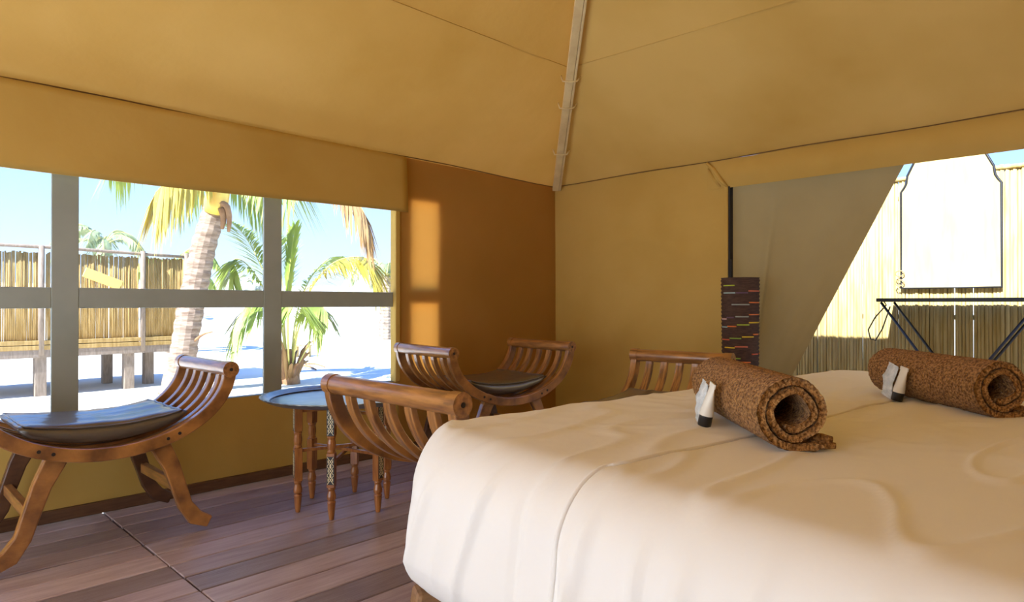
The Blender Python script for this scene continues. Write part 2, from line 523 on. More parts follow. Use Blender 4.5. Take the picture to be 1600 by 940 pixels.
# fence of pale canes beyond the doorway
fe = thing('cane_fence', 'sunlit pale cane fence standing outside the doorway', 'fence', (5.6, .5, GZ))
for i in range(4):
    y0 = -2.9 + i * 1.45
    reed_panel('cane_panel', (0, y0, 0), (0, y0 + 1.452, 0), 0, 2.25, .0140, .0225, M['reed_pale'], fe, i)
for i in range(5):
    MB().tube([(.05, -2.9 + i * 1.45, -.1), (.05, -2.9 + i * 1.45, 2.3)], .032, 8).build('post', M['post_grey'], fe, smooth=True)
for z in (.35, 1.2, 2.1):
    MB().tube([(.03, -2.95, z), (.03, 2.95, z)], .018, 8).build('rail', M['reed'], fe, smooth=True)
MB().tube([(-.01, -2.95, 2.24), (-.01, 2.95, 2.24)], .016, 8).build('rail', M['reed_pale'], fe, smooth=True)

# black folding table by the fence, arched mirror above it
tb = thing('folding_table', 'black metal folding table with crossed legs against the cane fence', 'table', (5.33, .92, GZ))
MB().box((0, 0, 1.325), (.42, .92, .026)).build('table_top', M['black_metal'], tb, bevel=.004)
for sx in (-.17, .17):
    MB().tube([(sx, .44, 1.31), (sx, -.44, .0)], .009, 8).build('leg', M['black_metal'], tb, smooth=True)
    MB().tube([(sx * .88, -.44, 1.31), (sx * .88, .44, .0)], .009, 8).build('leg', M['black_metal'], tb, smooth=True)
MB().tube([(-.17, .0, .655), (.17, 0, .655)], .007, 8).build('stretcher', M['black_metal'], tb, smooth=True)
cord = MB().tube([(5.20, 1.36, 1.03), (5.18, 1.33, .99), (5.17, 1.40, .90), (5.17, 1.445, .81), (5.17, 1.43, .745), (5.18, 1.40, .735), (5.2, 1.36, .82), (5.2, 1.31, .98)], .005, 6)
tag(cord.build('cord', M['cap_black'], smooth=True), 'thin dark cord looping down from the black table edge', 'cord')
mi = thing('arched_panel', 'tall arched pale panel in a thin black frame on the cane fence', 'panel', (5.555, 1.02, 1.115))
prof = [(.305, 0), (.305, .72), (.285, .75), (.27, .78), (.262, .84), (.22, .93), (.15, 1.0), (.07, 1.05), (0, 1.09)]
outl = [(0.0, y, z) for y, z in prof] + [(0.0, -y, z) for y, z in prof[-2::-1]]
MB().tube(outl, .009, 6, closed=True).build('frame', M['black_metal'], mi, smooth=True)
gm = MB(); gm.v = [Vector((x, y, z)) for x in (-.002, .004) for _, y, z in outl]
k = len(outl)
gm.f = [list(range(k))[::-1], list(range(k, 2 * k))] + [[i, (i + 1) % k, k + (i + 1) % k, k + i] for i in range(k)]
gm.build('panel', M['pale_panel'], mi)
for dz in (.11, .04):
    MB().tube([(-.02, .31 + .03 * math.cos(a * .7), dz + .022 * math.sin(a * .7)) for a in range(9)], .004, 6, closed=True).build('hanging_ring', M['frond_dry'], mi, smooth=True)

# reed hut on stilts beyond the window
HY = 11.0
hut = thing('reed_hut', 'golden reed enclosure raised on stilts left of the tall palm', 'hut', (0, HY, GZ))
hx = [-.9, .6, 1.9, 3.175, 3.80]
for i in range(4):
    reed_panel('reed_panel', (hx[i] + .05, 0, 0), (hx[i + 1] - .03, 0, 0), .70, 2.0, .012, .021, M['reed'], hut, 20 + i)
for i, x in enumerate(hx):
    MB().tube([(x, -.03, .58), (x, -.03, 2.10)], .038, 8).build('post', M['post_grey'], hut, smooth=True)
reed_panel('reed_panel', (3.82, .05, 0), (3.82, 2.0, 0), .70, 2.0, .012, .021, M['reed'], hut, 31)
MB().tube([(hx[0], -.02, 2.09), (2.2, -.02, 2.085), (3.2, -.02, 2.055), (3.85, -.02, 2.04)], .024, 8).build('rail', M['post_grey'], hut, smooth=True)
for z in (.76, .69):
    MB().span((hx[0], -.05, z - .03), (3.86, -.02, z + .03)).build('rail', M['reed'], hut, bevel=.006)
MB().span((hx[0], -.04, .55), (3.86, 2.0, .66)).build('deck', M['post_grey'], hut)
for x, y in ((3.0, .06), (3.42, .55), (3.0, 1.2), (1.9, .06), (.6, .06), (-.6, .06)):
    MB().box((x, y, .27), (.14, .14, .60)).build('stilt', M['post_grey'], hut, bevel=.01)
MB().box((2.62, -.12, 1.66), (.5, .03, .14), rot=Matrix.Rotation(R(22), 3, 'Y')).build('board', M['yellow_board'], hut, bevel=.005, label='slanting yellow board')

# ---- palms
def catmull(pts, n):
    pts = [Vector(p) for p in pts]; out = []
    P = [pts[0] * 2 - pts[1]] + pts + [pts[-1] * 2 - pts[-2]]
    for i in range(n + 1):
        t = i / n * (len(pts) - 1); k = min(int(t), len(pts) - 2); f = t - k
        a, b, c_, d = P[k], P[k + 1], P[k + 2], P[k + 3]
        out.append(.5 * ((2 * b) + (c_ - a) * f + (2 * a - 5 * b + 4 * c_ - d) * f * f + (3 * b - a - 3 * c_ + d) * f ** 3))
    return out
def frond(parent, path, lmat, leaf=.5, start=.25, n=34, hang=.5, wid=.021, rib=.018, seed=0, name='frond'):
    rnd = random.Random(seed)
    cv = catmull(path, 24)
    tb_ = MB().tube(cv, [rib * (1 - .85 * i / 24) for i in range(25)], 5)
    ro_ = tb_.build(name, M['frond_rib'], parent, smooth=True)
    lm = MB()
    n = int(n * 1.7)
    for i in range(n):
        f = start + (1 - start) * (i + .5) / n
        x = f * 24; k = min(int(x), 23); p = cv[k].lerp(cv[k + 1], x - k)
        t = (cv[k + 1] - cv[k]).normalized()
        sd = t.cross(Vector((0, 0, 1)))
        if sd.length < .2: sd = t.cross(Vector((1, 0, 0)))
        sd.normalize()
        ln = leaf * (.45 + .9 * math.sin(math.pi * min(1, .15 + .85 * (1 - (f - start) / (1 - start)) ** .8)) ** .7) * rnd.uniform(.85, 1.1)
        if f > .93: ln *= .6
        for s in (-1, 1):
            d = (sd * s * (1 - .35 * hang) + t * .75 + Vector((0, 0, .25 - hang * .9)) + Vector((rnd.uniform(-.12, .12), rnd.uniform(-.12, .12), rnd.uniform(-.1, .1)))).normalized()
            w = d.cross(Vector((0, 0, 1)))
            if w.length < .1: w = t.copy()
            w = w.normalized() * wid * rnd.uniform(.7, 1.1)
            m1 = p + d * ln * .45 - Vector((0, 0, 1)) * hang * .06 * ln
            tip = p + d * ln - Vector((0, 0, 1)) * hang * .45 * ln
            b = len(lm.v)
            lm.v += [p + w * .35, p - w * .35, m1 - w, m1 + w, tip]
            lm.f += [[b, b + 1, b + 2, b + 3], [b + 3, b + 2, b + 4]]
    lo = lm.build('leaflets', lmat, ro_)
    lo['kind'] = 'stuff'
    return ro_
def trunk(parent, cv, radii, m, ring=True, n=14):
    pts = catmull(cv, 60); rr = []
    for i in range(61):
        x = i / 60 * (len(radii) - 1); k = min(int(x), len(radii) - 2)
        r = radii[k] + (radii[k + 1] - radii[k]) * (x - k)
        if ring: r *= 1 + .10 * ((i % 3) - 1) * (.6 + .4 * math.sin(i * 2.1))
        rr.append(r)
    return MB().tube(pts, rr, n).build('trunk', m, parent, smooth=False)

zP = 9.4
base = pt(274, 618, zP)
base.z = GZ
tall = thing('palm_tree', 'tall leaning palm with ringed trunk beside the reed hut', 'palm tree', base)
def loc(px, py, z, b): return pt(px, py, z) - b
tr = [(270, 640), (284, 570), (290, 530), (297, 487), (305, 448), (311, 418), (319, 382), (331, 341), (339, 309), (345, 285)]
trunk(tall, [loc(x, y, zP, base) for x, y in tr], [.25, .19, .18, .185, .18, .175, .17, .16, .15, .13], M['palm_bark'])
MB().tube([loc(334, 332, zP - .05, base), loc(337, 318, zP - .08, base), loc(341, 300, zP - .06, base), loc(345, 280, zP, base)], [.13, .165, .155, .10], 12).build('crown_sheath', M['sheath'], tall, smooth=True, label='yellow crown sheath')
for pp in ([(344, 318), (354, 322), (358, 340), (357, 362)], [(346, 325), (349, 340), (347, 358)]):
    MB().tube(catmull([loc(x, y, zP - .15, base) for x, y in pp], 8), [.05, .05, .045, .045, .04, .04, .035, .03, .02], 7).build('dry_husk', M['husk'], tall, smooth=True)
cr = [345, 284]
def fr(px_path, dz, mt, **k):
    path = [loc(x, y, zP + d, base) for (x, y), d in zip(px_path, dz)]
    return frond(tall, path, mt, **k)
fr([(345, 284), (310, 268), (270, 276), (243, 300)], [0, -.5, -.9, -1.1], M['frond_yellow'], leaf=.5, hang=1.2, seed=1, n=40, start=.12)
fr([(345, 284), (318, 266), (285, 270), (262, 285)], [0, .4, .8, 1.0], M['frond'], leaf=.5, hang=1.2, seed=2, n=36, start=.12)
fr([(345, 284), (370, 268), (398, 276), (418, 300)], [0, .3, .6, .7], M['frond'], leaf=.6, hang=1.2, seed=3, n=36, start=.12)
fr([(345, 284), (385, 264), (430, 268), (470, 280)], [0, -.8, -1.4, -1.8], M['frond'], leaf=.45, hang=1.1, seed=4, n=36)
fr([(345, 284), (420, 235), (510, 268), (560, 318), (576, 352)], [0, -.3, -.6, -.7, -.7], M['frond_dry'], leaf=.42, hang=1.0, seed=5, n=44)
fr([(345, 284), (300, 215), (215, 215), (170, 262)], [0, .3, .5, .6], M['frond'], leaf=.5, hang=1.0, seed=6)
fr([(345, 284), (355, 210), (370, 140), (410, 120)], [0, 0, .2, .4], M['frond'], leaf=.5, hang=.6, seed=7)
fr([(345, 284), (310, 215), (290, 160), (250, 140)], [0, 0, -.3, -.6], M['frond'], leaf=.5, hang=.6, seed=8)
fr([(345, 284), (400, 225), (470, 205), (530, 230)], [0, .5, 1.0, 1.4], M['frond'], leaf=.5, hang=.9, seed=9)

# young palm in the middle of the window
zY = 10.5
by = pt(452, 600, zY); by.z = GZ
yp = thing('palm_tree', 'young bushy palm with yellow stalks behind the window crossing', 'palm tree', by)
def fy(px_path, dz, mt, **k):
    return frond(yp, [loc(x, y, zY + d, by) for (x, y), d in zip(px_path, dz)], mt, **k)
fy([(450, 585), (440, 490), (410, 420), (385, 372), (362, 348)], [0, .0, .1, .2, .3], M['frond'], leaf=.55, start=.38, n=34, hang=.35, seed=11)
fy([(450, 585), (438, 500), (415, 455), (388, 415), (366, 405), (358, 435)], [0, -.1, -.3, -.5, -.6, -.7], M['frond'], leaf=.42, start=.4, n=34, hang=.8, seed=12)
fy([(452, 585), (450, 490), (453, 420), (461, 352)], [0, 0, .0, .05], M['frond'], leaf=.26, start=.42, n=30, hang=-.15, seed=13)
fy([(450, 585), (444, 500), (440, 430), (432, 375)], [0, 0, .3, .5], M['frond'], leaf=.42, start=.42, n=30, hang=.0, seed=14)
fy([(454, 585), (466, 500), (490, 445), (525, 408), (570, 402), (588, 425)], [0, -.1, -.3, -.4, -.5, -.5], M['frond_yellow'], leaf=.52, start=.36, n=40, hang=.75, seed=15)
fy([(454, 585), (462, 500), (482, 440), (512, 405), (536, 400)], [0, .2, .5, .7, .9], M['frond'], leaf=.55, start=.38, n=36, hang=.6, seed=16)
fy([(450, 585), (436, 520), (415, 480), (390, 475), (370, 500)], [0, -.3, -.5, -.7, -.8], M['frond'], leaf=.5, start=.4, n=32, hang=1.0, seed=17)
fy([(455, 585), (465, 520), (480, 480), (500, 475), (512, 490)], [0, -.3, -.6, -.9, -1.0], M['frond'], leaf=.45, start=.4, n=32, hang=1.0, seed=18)
fy([(452, 585), (450, 520), (452, 480), (458, 465), (462, 470)], [0, -.5, -.9, -1.2, -1.4], M['frond'], leaf=.45, start=.4, n=30, hang=.9, seed=19)
fy([(455, 588), (468, 565), (482, 540), (492, 530)], [0, -.1, -.2, -.2], M['frond_dry'], leaf=.08, start=.8, n=6, hang=.3, seed=20)
fy([(447, 588), (436, 560), (428, 535), (424, 520)], [0, -.1, -.2, -.2], M['frond_dry'], leaf=.1, start=.7, n=6, hang=.3, seed=21)
MB().tube([loc(455, 606, zY, by), loc(453, 585, zY, by), loc(451, 565, zY, by), loc(450, 545, zY, by)], [.15, .15, .10, .05], 9).build('base_husk', M['husk'], yp)
for k_ in range(18):
    a = k_ * .73
    MB().tube([Vector((.1 * math.cos(a), .1 * math.sin(a), .1)), Vector((.22 * math.cos(a), .22 * math.sin(a), .32 + .1 * (k_ % 3))), Vector((.34 * math.cos(a), .34 * math.sin(a), .36 + .16 * (k_ % 3)))], [.05, .035, .012], 5).build('cut_stalk', M['husk'] if k_ % 2 else M['frond_dry'], yp, smooth=True)

# far palms
def far_palm(label, px, py_base, py_crown, z, rad, leafm, nf, flen, seed, barkm, tr_r):
    b = pt(px, py_base, z); b.z = ground_h(b.x, b.y)
    o = thing('palm_tree', label, 'palm tree', b, group='palms far across the sand')
    cz = pt(px, py_crown, z).z - b.z
    trunk(o, [(0, 0, 0), (0, 0, cz * .5), (.05, 0, cz)], [tr_r * 1.1, tr_r, tr_r], barkm, n=9)
    rnd = random.Random(seed)
    for i in range(nf):
        a = i * 2 * math.pi / nf + rnd.uniform(-.2, .2); e = rnd.uniform(-.2, .9); L_ = flen * rnd.uniform(.8, 1.1)
        d = Vector((math.cos(a), math.sin(a), 0))
        p0 = Vector((0, 0, cz))
        frond(o, [p0, p0 + d * L_ * .35 + Vector((0, 0, L_ * (.2 + .35 * e))), p0 + d * L_ * .75 + Vector((0, 0, L_ * (.05 + .5 * e))), p0 + d * L_ + Vector((0, 0, L_ * (-.3 + .5 * e)))],
              leafm, leaf=flen * .22, start=.15, n=20, hang=.7, wid=.05, rib=.025, seed=seed * 50 + i)
    return o
far_palm('distant palm with criss-cross bark at the right edge of the window', 604, 530, 432, 23.6, 1, M['frond_far'], 10, 1.5, 41, M['palm_bark_dark'], .26)
far_palm('low distant palm showing above the reed hut fence', 272, 480, 420, 17.5, 1, M['frond'], 10, 1.2, 42, M['palm_bark_dark'], .2)
far_palm('far grey-green palm crown at the left of the window', 158, 470, 385, 30, 1, M['frond_far'], 12, 2.0, 43, M['palm_bark_dark'], .22)

# far scrub on the horizon
def scrub(label, px0, px1, z, h, seed):
    a = pt(px0, 450, z); b = pt(px1, 450, z); c0 = (a + b) / 2; c0.z = ground_h(c0.x, c0.y)
    w = (b - a).length / 2; dr = (b - a).normalized()
    def fn(u, v):
        th = u * 2 * math.pi; ph = v * math.pi / 2
        r = 1 + .35 * fbm((math.cos(th) * 3, math.sin(th) * 3 + seed, v * 4))
        p = dr * (math.cos(th) * math.cos(ph) * w * r) + Vector((-dr.y, dr.x, 0)) * (math.sin(th) * math.cos(ph) * w * .4 * r)
        return p + Vector((0, 0, h * math.sin(ph) * r - .3))
    o = MB().grid(fn, 48, 14, closeu=True).build('far_bush', M['far_green'], smooth=True)
    o.location = c0
    tag(o, label, 'bush', 'scrub on the horizon')
scrub('hazy line of scrub on the horizon beside the tall palm', 325, 410, 75, 2.2, 1)
scrub('hazy line of scrub on the horizon right of the young palm', 530, 612, 78, 2.6, 5)

# sticks and a small bench on the sand
def stick(label, a, b, r, z):
    p, q = pt(*a), pt(*b)
    o = MB().tube(catmull([p, p.lerp(q, .5) + Vector((0, 0, .03)), q], 8), [r * (1 - .06 * i) for i in range(9)], 6).build('stick', M['husk'], smooth=True)
    tag(o, label, 'stick')
pa = pt(310, 534, 9.4)
stick('thin bare branch jutting from the tall palm trunk', (303, 533, 9.35), (332, 518, 9.2), .022, 0)
def lying(px, py, px2, py2):
    z1 = 1.29 * 1017 / (py - 474); z2 = 1.29 * 1017 / (py2 - 474)
    return (px, py, z1), (px2, py2, z2)
a_, b_ = lying(468, 571, 494, 577); stick('dark fallen frond stalk lying nearer the young palm', a_, b_, .03, 0)
a_, b_ = lying(478, 568, 508, 573); stick('dark fallen frond stalk lying farther from the young palm', a_, b_, .025, 0)
bz = 16.0
bb = pt(474, 556, bz); bb.z = ground_h(bb.x, bb.y)
bn = thing('bench', 'small plain wooden bench on the sand behind the young palm', 'bench', bb, rz=R(-45))
MB().box((0, 0, .27), (.36, .2, .03)).build('seat', M['reed_pale'], bn)
for sx in (-1, 1):
    MB().box((sx * .15, 0, .13), (.03, .18, .27)).build('leg', M['reed_pale'], bn)

# ------------------------------------------------------------------ slatted chairs
def arc(a, b, t0, t1, n, H):
    return [(a * math.cos(R(t0 + (t1 - t0) * i / n)), H + b * math.sin(R(t0 + (t1 - t0) * i / n))) for i in range(n + 1)]
LEG = [(.165, .43), (.192, .385), (.228, .31), (.258, .216), (.285, .128), (.325, .068), (.385, .036)]
def make_chair(label, loc, rz, H, L, kind, ext=0.0, shift=0.0):
    """kind 'u': both ends rise to a roll; kind 'j': one roll at local -x, open seat at +x"""
    t = thing('slatted_chair', label, 'chair', loc, rz, 'slatted wooden chairs with rolled ends')
    a, b = .46, H - .405
    if kind == 'u':
        path = arc(a, b, 0, -180, 40, H)
    else:
        path = arc(a, b, 180, 275, 22, H)
        x0, z0 = path[-1]
        path += [(x0 + .08, z0 + .006), (x0 + .16, z0 + .017), (x0 + .23 + ext, z0 + .022), (x0 + .27 + ext, z0 + .015)]
    inner = [(x * (1 - .0) if False else x, z) for x, z in path]
    yr = L / 2 - .018
    w_, wd = M['wood'], M['wood_dark']
    for s in (-1, 1):
        MB().ribbon(path, .052, .036, s * yr).build('rim', w_, t, bevel=.005)
    ns = 5
    for i in range(ns):
        y = -yr + (i + 1) * 2 * yr / (ns + 1)
        MB().ribbon(path, .024, .038, y).build('slat', w_ if i % 2 else w_, t, bevel=.004)
    ends = (-1, 1) if kind == 'u' else (-1,)
    for e in ends:
        x = e * a
        ro_ = MB()
        n = 18
        ys = [-L / 2 + .036, L / 2 - .036]
        ro_.tube([(x, ys[0], H), (x, ys[1], H)], .033, n)\
            .build('roll', M['wood_roll'], t, smooth=True).modifiers.new('es', 'EDGE_SPLIT')
        for s in (-1, 1):
            cap = MB().tube([(x, s * (L / 2 - .038), H), (x, s * (L / 2 + .004), H)], .036, n).build('roll_cap', M['wood_roll'], t, smooth=True)
            cap.modifiers.new('es', 'EDGE_SPLIT')
            MB().tube([(x, s * (L / 2 + .002), H), (x, s * (L / 2 + .006), H)], .008, 10).build('peg', M['peg'], cap)
    # legs
    lz = .43 - .0
    for e in (-1, 1):
        for s in (-1, 1):
            dz = 0 if kind == 'u' else (.0)
            pth = [((e * x if (e > 0 or not shift) else -.05 - .5 * x) + shift, z) for x, z in LEG]
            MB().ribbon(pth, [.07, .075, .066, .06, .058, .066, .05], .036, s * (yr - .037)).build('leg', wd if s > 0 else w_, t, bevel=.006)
        MB().box(((e * .262 if (e > 0 or not shift) else -.05 - .5 * .262) + shift, 0, .21), (.03, 2 * (yr - .05), .045)).build('stretcher', M['wood_roll'], t, bevel=.004)
        if kind == 'u' or e < 0:
            for (px_, dx) in ((.20, 0), (.245, .0)):
                zz = H - b * math.sqrt(1 - (px_ / a) ** 2)
                for s in (-1, 1):
                    MB().tube([(e * px_, s * (yr + .012), zz), (e * px_, s * (yr + .0205), zz)], .007, 8).build('peg', M['peg'], t)
    return t, a, b
def make_cushion(label, loc, rz, H, L, u0, u1, kind, a, b, th=.085):
    mb = MB()
    hw = L / 2 - .06
    nu, nv = 26, 18
    def prof(u):
        x = u0 + (u1 - u0) * u
        if kind == 'u' or x < 0: return x, H - (b - .031) * math.sqrt(max(0, 1 - (x / a) ** 2))
        return x, H - (b - .031) + x * .05
    def fn(top):
        def g(u, v):
            x, zb = prof(u); y = -hw + 2 * hw * v
            e = min(1, min(u, 1 - u) / .10, min(v, 1 - v) / .09)
            e = math.sqrt(max(0, 1 - (1 - e) ** 2))
            flat = prof(.5)[1] + th + .35 * (zb - prof(.5)[1])
            zt = max(flat, zb + .05) + .006 * fbm((x * 6, y * 6, 2)) + .004 * math.sin(y * 60) * (1 if top else 0) * math.sin(math.pi * v)
            zm = (zb + zt) / 2 if False else zb + .03
            return (x, y, zm + (zt - zm) * e if top else zm + (zb + .004 - zm) * e)
        return g
    mb.grid(fn(True), nu, nv); mb.grid(lambda u, v: fn(False)(1 - u, v), nu, nv)
    o = mb.build('seat_cushion', M['cushion'], smooth=True)
    o.location = loc; o.rotation_euler = (0, 0, rz)
    wl_ = o.modifiers.new('weld', 'WELD'); wl_.merge_threshold = .001
    tag(o, label, 'cushion', 'chair cushions')
    pts = []
    for i in range(21): pts.append((i / 20, 0))
    for i in range(1, 13): pts.append((1, i / 12))
    for i in range(1, 21): pts.append((1 - i / 20, 1))
    for i in range(1, 12): pts.append((0, 1 - i / 12))
    lp = []
    for u, v in pts:
        x, zb = prof(u); flat = prof(.5)[1] + th + .35 * (zb - prof(.5)[1])
        uu = min(max(u, .035), .965); vv = min(max(v, .03), .97)
        lp.append(Vector(fn(True)(uu, vv)))
    MB().tube(lp, .004, 5, closed=True).build('piping', M['cushion'], o, smooth=True)
    return o

H1 = .705
t1, a_, b_ = make_chair('slatted chair with a blue-lit cushion in front of the window, at the left', (.747, 3.235, 0), 0, H1, .60, 'u')
make_cushion('cushion shining pale blue on the chair in front of the window', (.747, 3.235, 0), 0, H1, .60, -.30, .30, 'u', a_, b_)
H2 = .72
make_chair('slatted chair with its rolled back towards us, between tray table and bed', (1.651, 1.705, 0), 0, H2, .70, 'j', .22, .24)
H3 = .717
t3, a_, b_ = make_chair('slatted chair in the room corner with both rolled ends in view', (2.90, 3.065, 0), R(-7.3), H3, .64, 'u')
make_cushion('dark brown cushion on the chair in the room corner', (2.90, 3.065, 0), R(-7.3), H3, .64, -.30, .30, 'u', a_, b_)
H4 = .715
t4, a_, b_ = make_chair('slatted chair with straight back half hidden behind the bed, near the doorway', (2.64, 1.73, 0), R(180 + 5.7), H4, .56, 'j')
make_cushion('dark brown cushion on the chair half hidden behind the bed', (2.64, 1.73, 0), R(180 + 5.7), H4, .56, -.30, .24, 'j', a_, b_, th=.10)

# ------------------------------------------------------------------ hexagonal tray table
tz, tx = 3.24, -.836
tc = Vector((CY * tz + SY * tx, SY * tz - CY * tx, 0))
tt = thing('tray_table', 'round metal tray table on six turned wooden legs', 'table', tc)
legp = [(.0001, 0)] + [(.011, 0), (.015, .03), (.019, .075), (.0205, .083), (.0155, .088), (.021, .097), (.0215, .11), (.015, .135), (.020, .148), (.0165, .152)]
turn2 = [(.016, .306), (.0205, .313), (.0165, .321), (.0205, .34), (.0205, .355), (.0165, .374), (.0205, .381), (.016, .389)]
ang0 = math.atan2(-SY, -CY)
leg_mb = MB().lathe(legp, 12)
leg_mb.box((0, 0, .23), (.037, .037, .157)); leg_mb.lathe(turn2, 12); leg_mb.box((0, 0, .455), (.037, .037, .134))
leg_me = leg_mb.mesh('leg', M['wood_leg'], False)
inlay_back = MB().box((.0190, 0, 0), (.0012, .0345, .13)).mesh('inlay', M['inlay_dark'])
dm = MB()
def dline(y0, z0, y1, z1, hw=.0013):
    dy, dz = y1 - y0, z1 - z0; ln = math.hypot(dy, dz); ny, nz = -dz / ln * hw, dy / ln * hw
    b = len(dm.v)
    for x in (.0194, .0202):
        dm.v.extend([Vector((x, y0 + ny, z0 + nz)), Vector((x, y1 + ny, z1 + nz)), Vector((x, y1 - ny, z1 - nz)), Vector((x, y0 - ny, z0 - nz))])
    dm.f.extend([[b + 7, b + 6, b + 5, b + 4], [b, b + 1, b + 5, b + 4], [b + 2, b + 3, b + 7, b + 6], [b + 1, b + 2, b + 6, b + 5], [b + 3, b, b + 4, b + 7]])
for k_ in range(3):
    zc = -.042 + k_ * .042
    for sg in (1, -1):
        dline(-.0145, zc - .020 * sg, .0145, zc + .020 * sg)
    for dz_ in (.0, ):
        for yy in (-.010, .010): dline(yy, zc - .006, yy, zc + .006, .0022)
for k_ in range(2):
    zc = -.021 + k_ * .042
    dline(0, zc - .010, 0, zc + .010, .0040)
inlay_dia = dm.mesh('inlay_diamonds', M['inlay_pale'])
for k_ in range(6):
    an = ang0 + R(60) * k_
    o = bpy.data.objects.new('leg', leg_me); COL.objects.link(o); o.parent = tt
    o.location = (.222 * math.cos(an), .222 * math.sin(an), 0); o.rotation_euler = (0, 0, an)
    bv = o.modifiers.new('bevel', 'BEVEL'); bv.width = .0015; bv.segments = 1
    for zc in (.23, .455):
        for me in (inlay_back, inlay_dia):
            q = bpy.data.objects.new(me.name, me); COL.objects.link(q); q.parent = o; q.location = (0, 0, zc)
for k_ in range(3):
    an = ang0 + R(60) * k_; d = Vector((math.cos(an), math.sin(an), 0)) * .215
    for z in (.262 + .016 * k_, .452 + .016 * k_):
        mbx = MB().box((0, 0, 0), (.43, .014, .015)).build('stretcher', M['wood_leg'], tt, bevel=.002)
        mbx.location = (0, 0, z); mbx.rotation_euler = (0, 0, an)
for k_ in range(6):
    an = ang0 + R(60) * k_; a2 = an + R(60)
    p, q = Vector((math.cos(an), math.sin(an), 0)) * .222, Vector((math.cos(a2), math.sin(a2), 0)) * .222
# tray with a scalloped rim
TRZ = .524
tray_prof = [(.0001, 0), (.33, 0), (.352, .004), (.372, .014), (.386, .024), (.392, .027), (.390, .031), (.380, .029), (.366, .018), (.35, .0095), (.33, .006), (.0001, .006)]
tmb = MB()
n = 96; b0 = 0
for r_, z_ in tray_prof:
    for j in range(n):
        a = 2 * math.pi * j / n
        rr = r_ * (1 + (.012 * math.cos(a * 48) if r_ > .375 else 0))
        tmb.v.append(Vector((rr * math.cos(a), rr * math.sin(a), TRZ + z_)))
for i in range(len(tray_prof) - 1):
    for j in range(n):
        j2 = (j + 1) % n
        tmb.f.append([i * n + j, i * n + j2, (i + 1) * n + j2, (i + 1) * n + j])
tray = tmb.build('tray', M['tray_metal'], tt, smooth=True, label='round grey metal tray with a scalloped rim')
MB().tube([(.345 * math.cos(a * math.pi / 32), .345 * math.sin(a * math.pi / 32), TRZ + .010) for a in range(64)], .004, 5, closed=True).build('engraved_ring', M['inlay_dark'], tray, smooth=True)

# ------------------------------------------------------------------ bed
BC = Vector((.920, 1.3225, 0)); BR = R(-7.0)
LU, LV = 2.395, 2.05
BTOP = .70
bed = thing('bed', 'low dark wooden bed frame with splayed legs under the cream cover', 'bed', BC, BR)
# local: x along the far side (away, right), -y towards us
MB().span((.12, -LV + .1, .20), (LU - .1, -.10, .27)).build('frame', M['bedframe'], bed, bevel=.008)
MB().span((.10, -LV + .08, .265), (LU - .08, -.08, .56)).build('mattress', M['mattress'], bed, bevel=.05)
def bed_leg(x, y, ang):
    pth = [(0, .31), (.015, .24), (.05, .15), (.10, .075), (.15, .035), (.19, .03)]
    o = MB().ribbon(pth, [.09, .085, .075, .07, .065, .055], .075, 0).build('leg', M['bedleg'], bed, bevel=.012)
    o.location = (x, y, 0); o.rotation_euler = (0, 0, R(ang))
for x, y, an in ((.085, -.075, 160), (.085, -LV + .075, 200), (LU - .1, -.1, 20), (LU - .1, -LV + .1, -20)): bed_leg(x, y, an)

RC = .17
def perim(n):
    """points and outward normals round a rounded rectangle, with arc length"""
    segs = []
    cs = [(LU - RC, -RC, 90, 0), (LU - RC, -LV + RC, 0, -90), (RC, -LV + RC, -90, -180), (RC, -RC, 180, 90)]
    pts = []
    step = .009
    def line(p, q, nrm):
        k = max(1, int((Vector(q) - Vector(p)).length / step))
        for i in range(k): pts.append((Vector(p).lerp(Vector(q), i / k), Vector(nrm)))
    def cor(c_, a0, a1):
        k = max(2, int(RC * math.pi / 2 / step))
        for i in range(k):
            a = R(a0 + (a1 - a0) * i / k); d = Vector((math.cos(a), math.sin(a)))
            pts.append((Vector(c_) + d * RC, d))
    line((RC, 0), (LU - RC, 0), (0, 1)); cor((LU - RC, -RC), 90, 0)
    line((LU, -RC), (LU, -LV + RC), (1, 0)); cor((LU - RC, -LV + RC), 0, -90)
    line((LU - RC, -LV), (RC, -LV), (0, -1)); cor((RC, -LV + RC), -90, -180)
    line((0, -LV + RC), (0, -RC), (-1, 0)); cor((RC, -RC), 180, 90)
    return pts
PER = perim(0)
RND = .135
def top_wr(u, v):
    """small rises and creases of the flat top"""
    w = .005 * fbm((u * 1.6, v * 1.6, 5), 2)
    r = 1 - abs(noise.noise(Vector((u * 2.2 + .5 * v, v * 7.5 - 1.2 * u, 2.2))))
    w += .0055 * max(0, r - .88) / .12
    r2 = 1 - abs(noise.noise(Vector((u * 6 + 2 * v, v * 5, 8.1))))
    m2 = max(0, noise.noise(Vector((u * 1.3, v * 1.3, 4.4))) + .15)
    w += .008 * m2 * max(0, r2 - .8) / .2
    return w
def inset_scale(nrm):
    far = max(0, nrm.y)
    return 1 - .65 * far * far
prof_side = [(.13, .325), (.085, .323), (.05, .33), (.022, .348), (.003, .372), (-.008, .398), (-.014, .42), (-.012, .46), (-.008, .50), (-.003, .535), (.0, .565)]
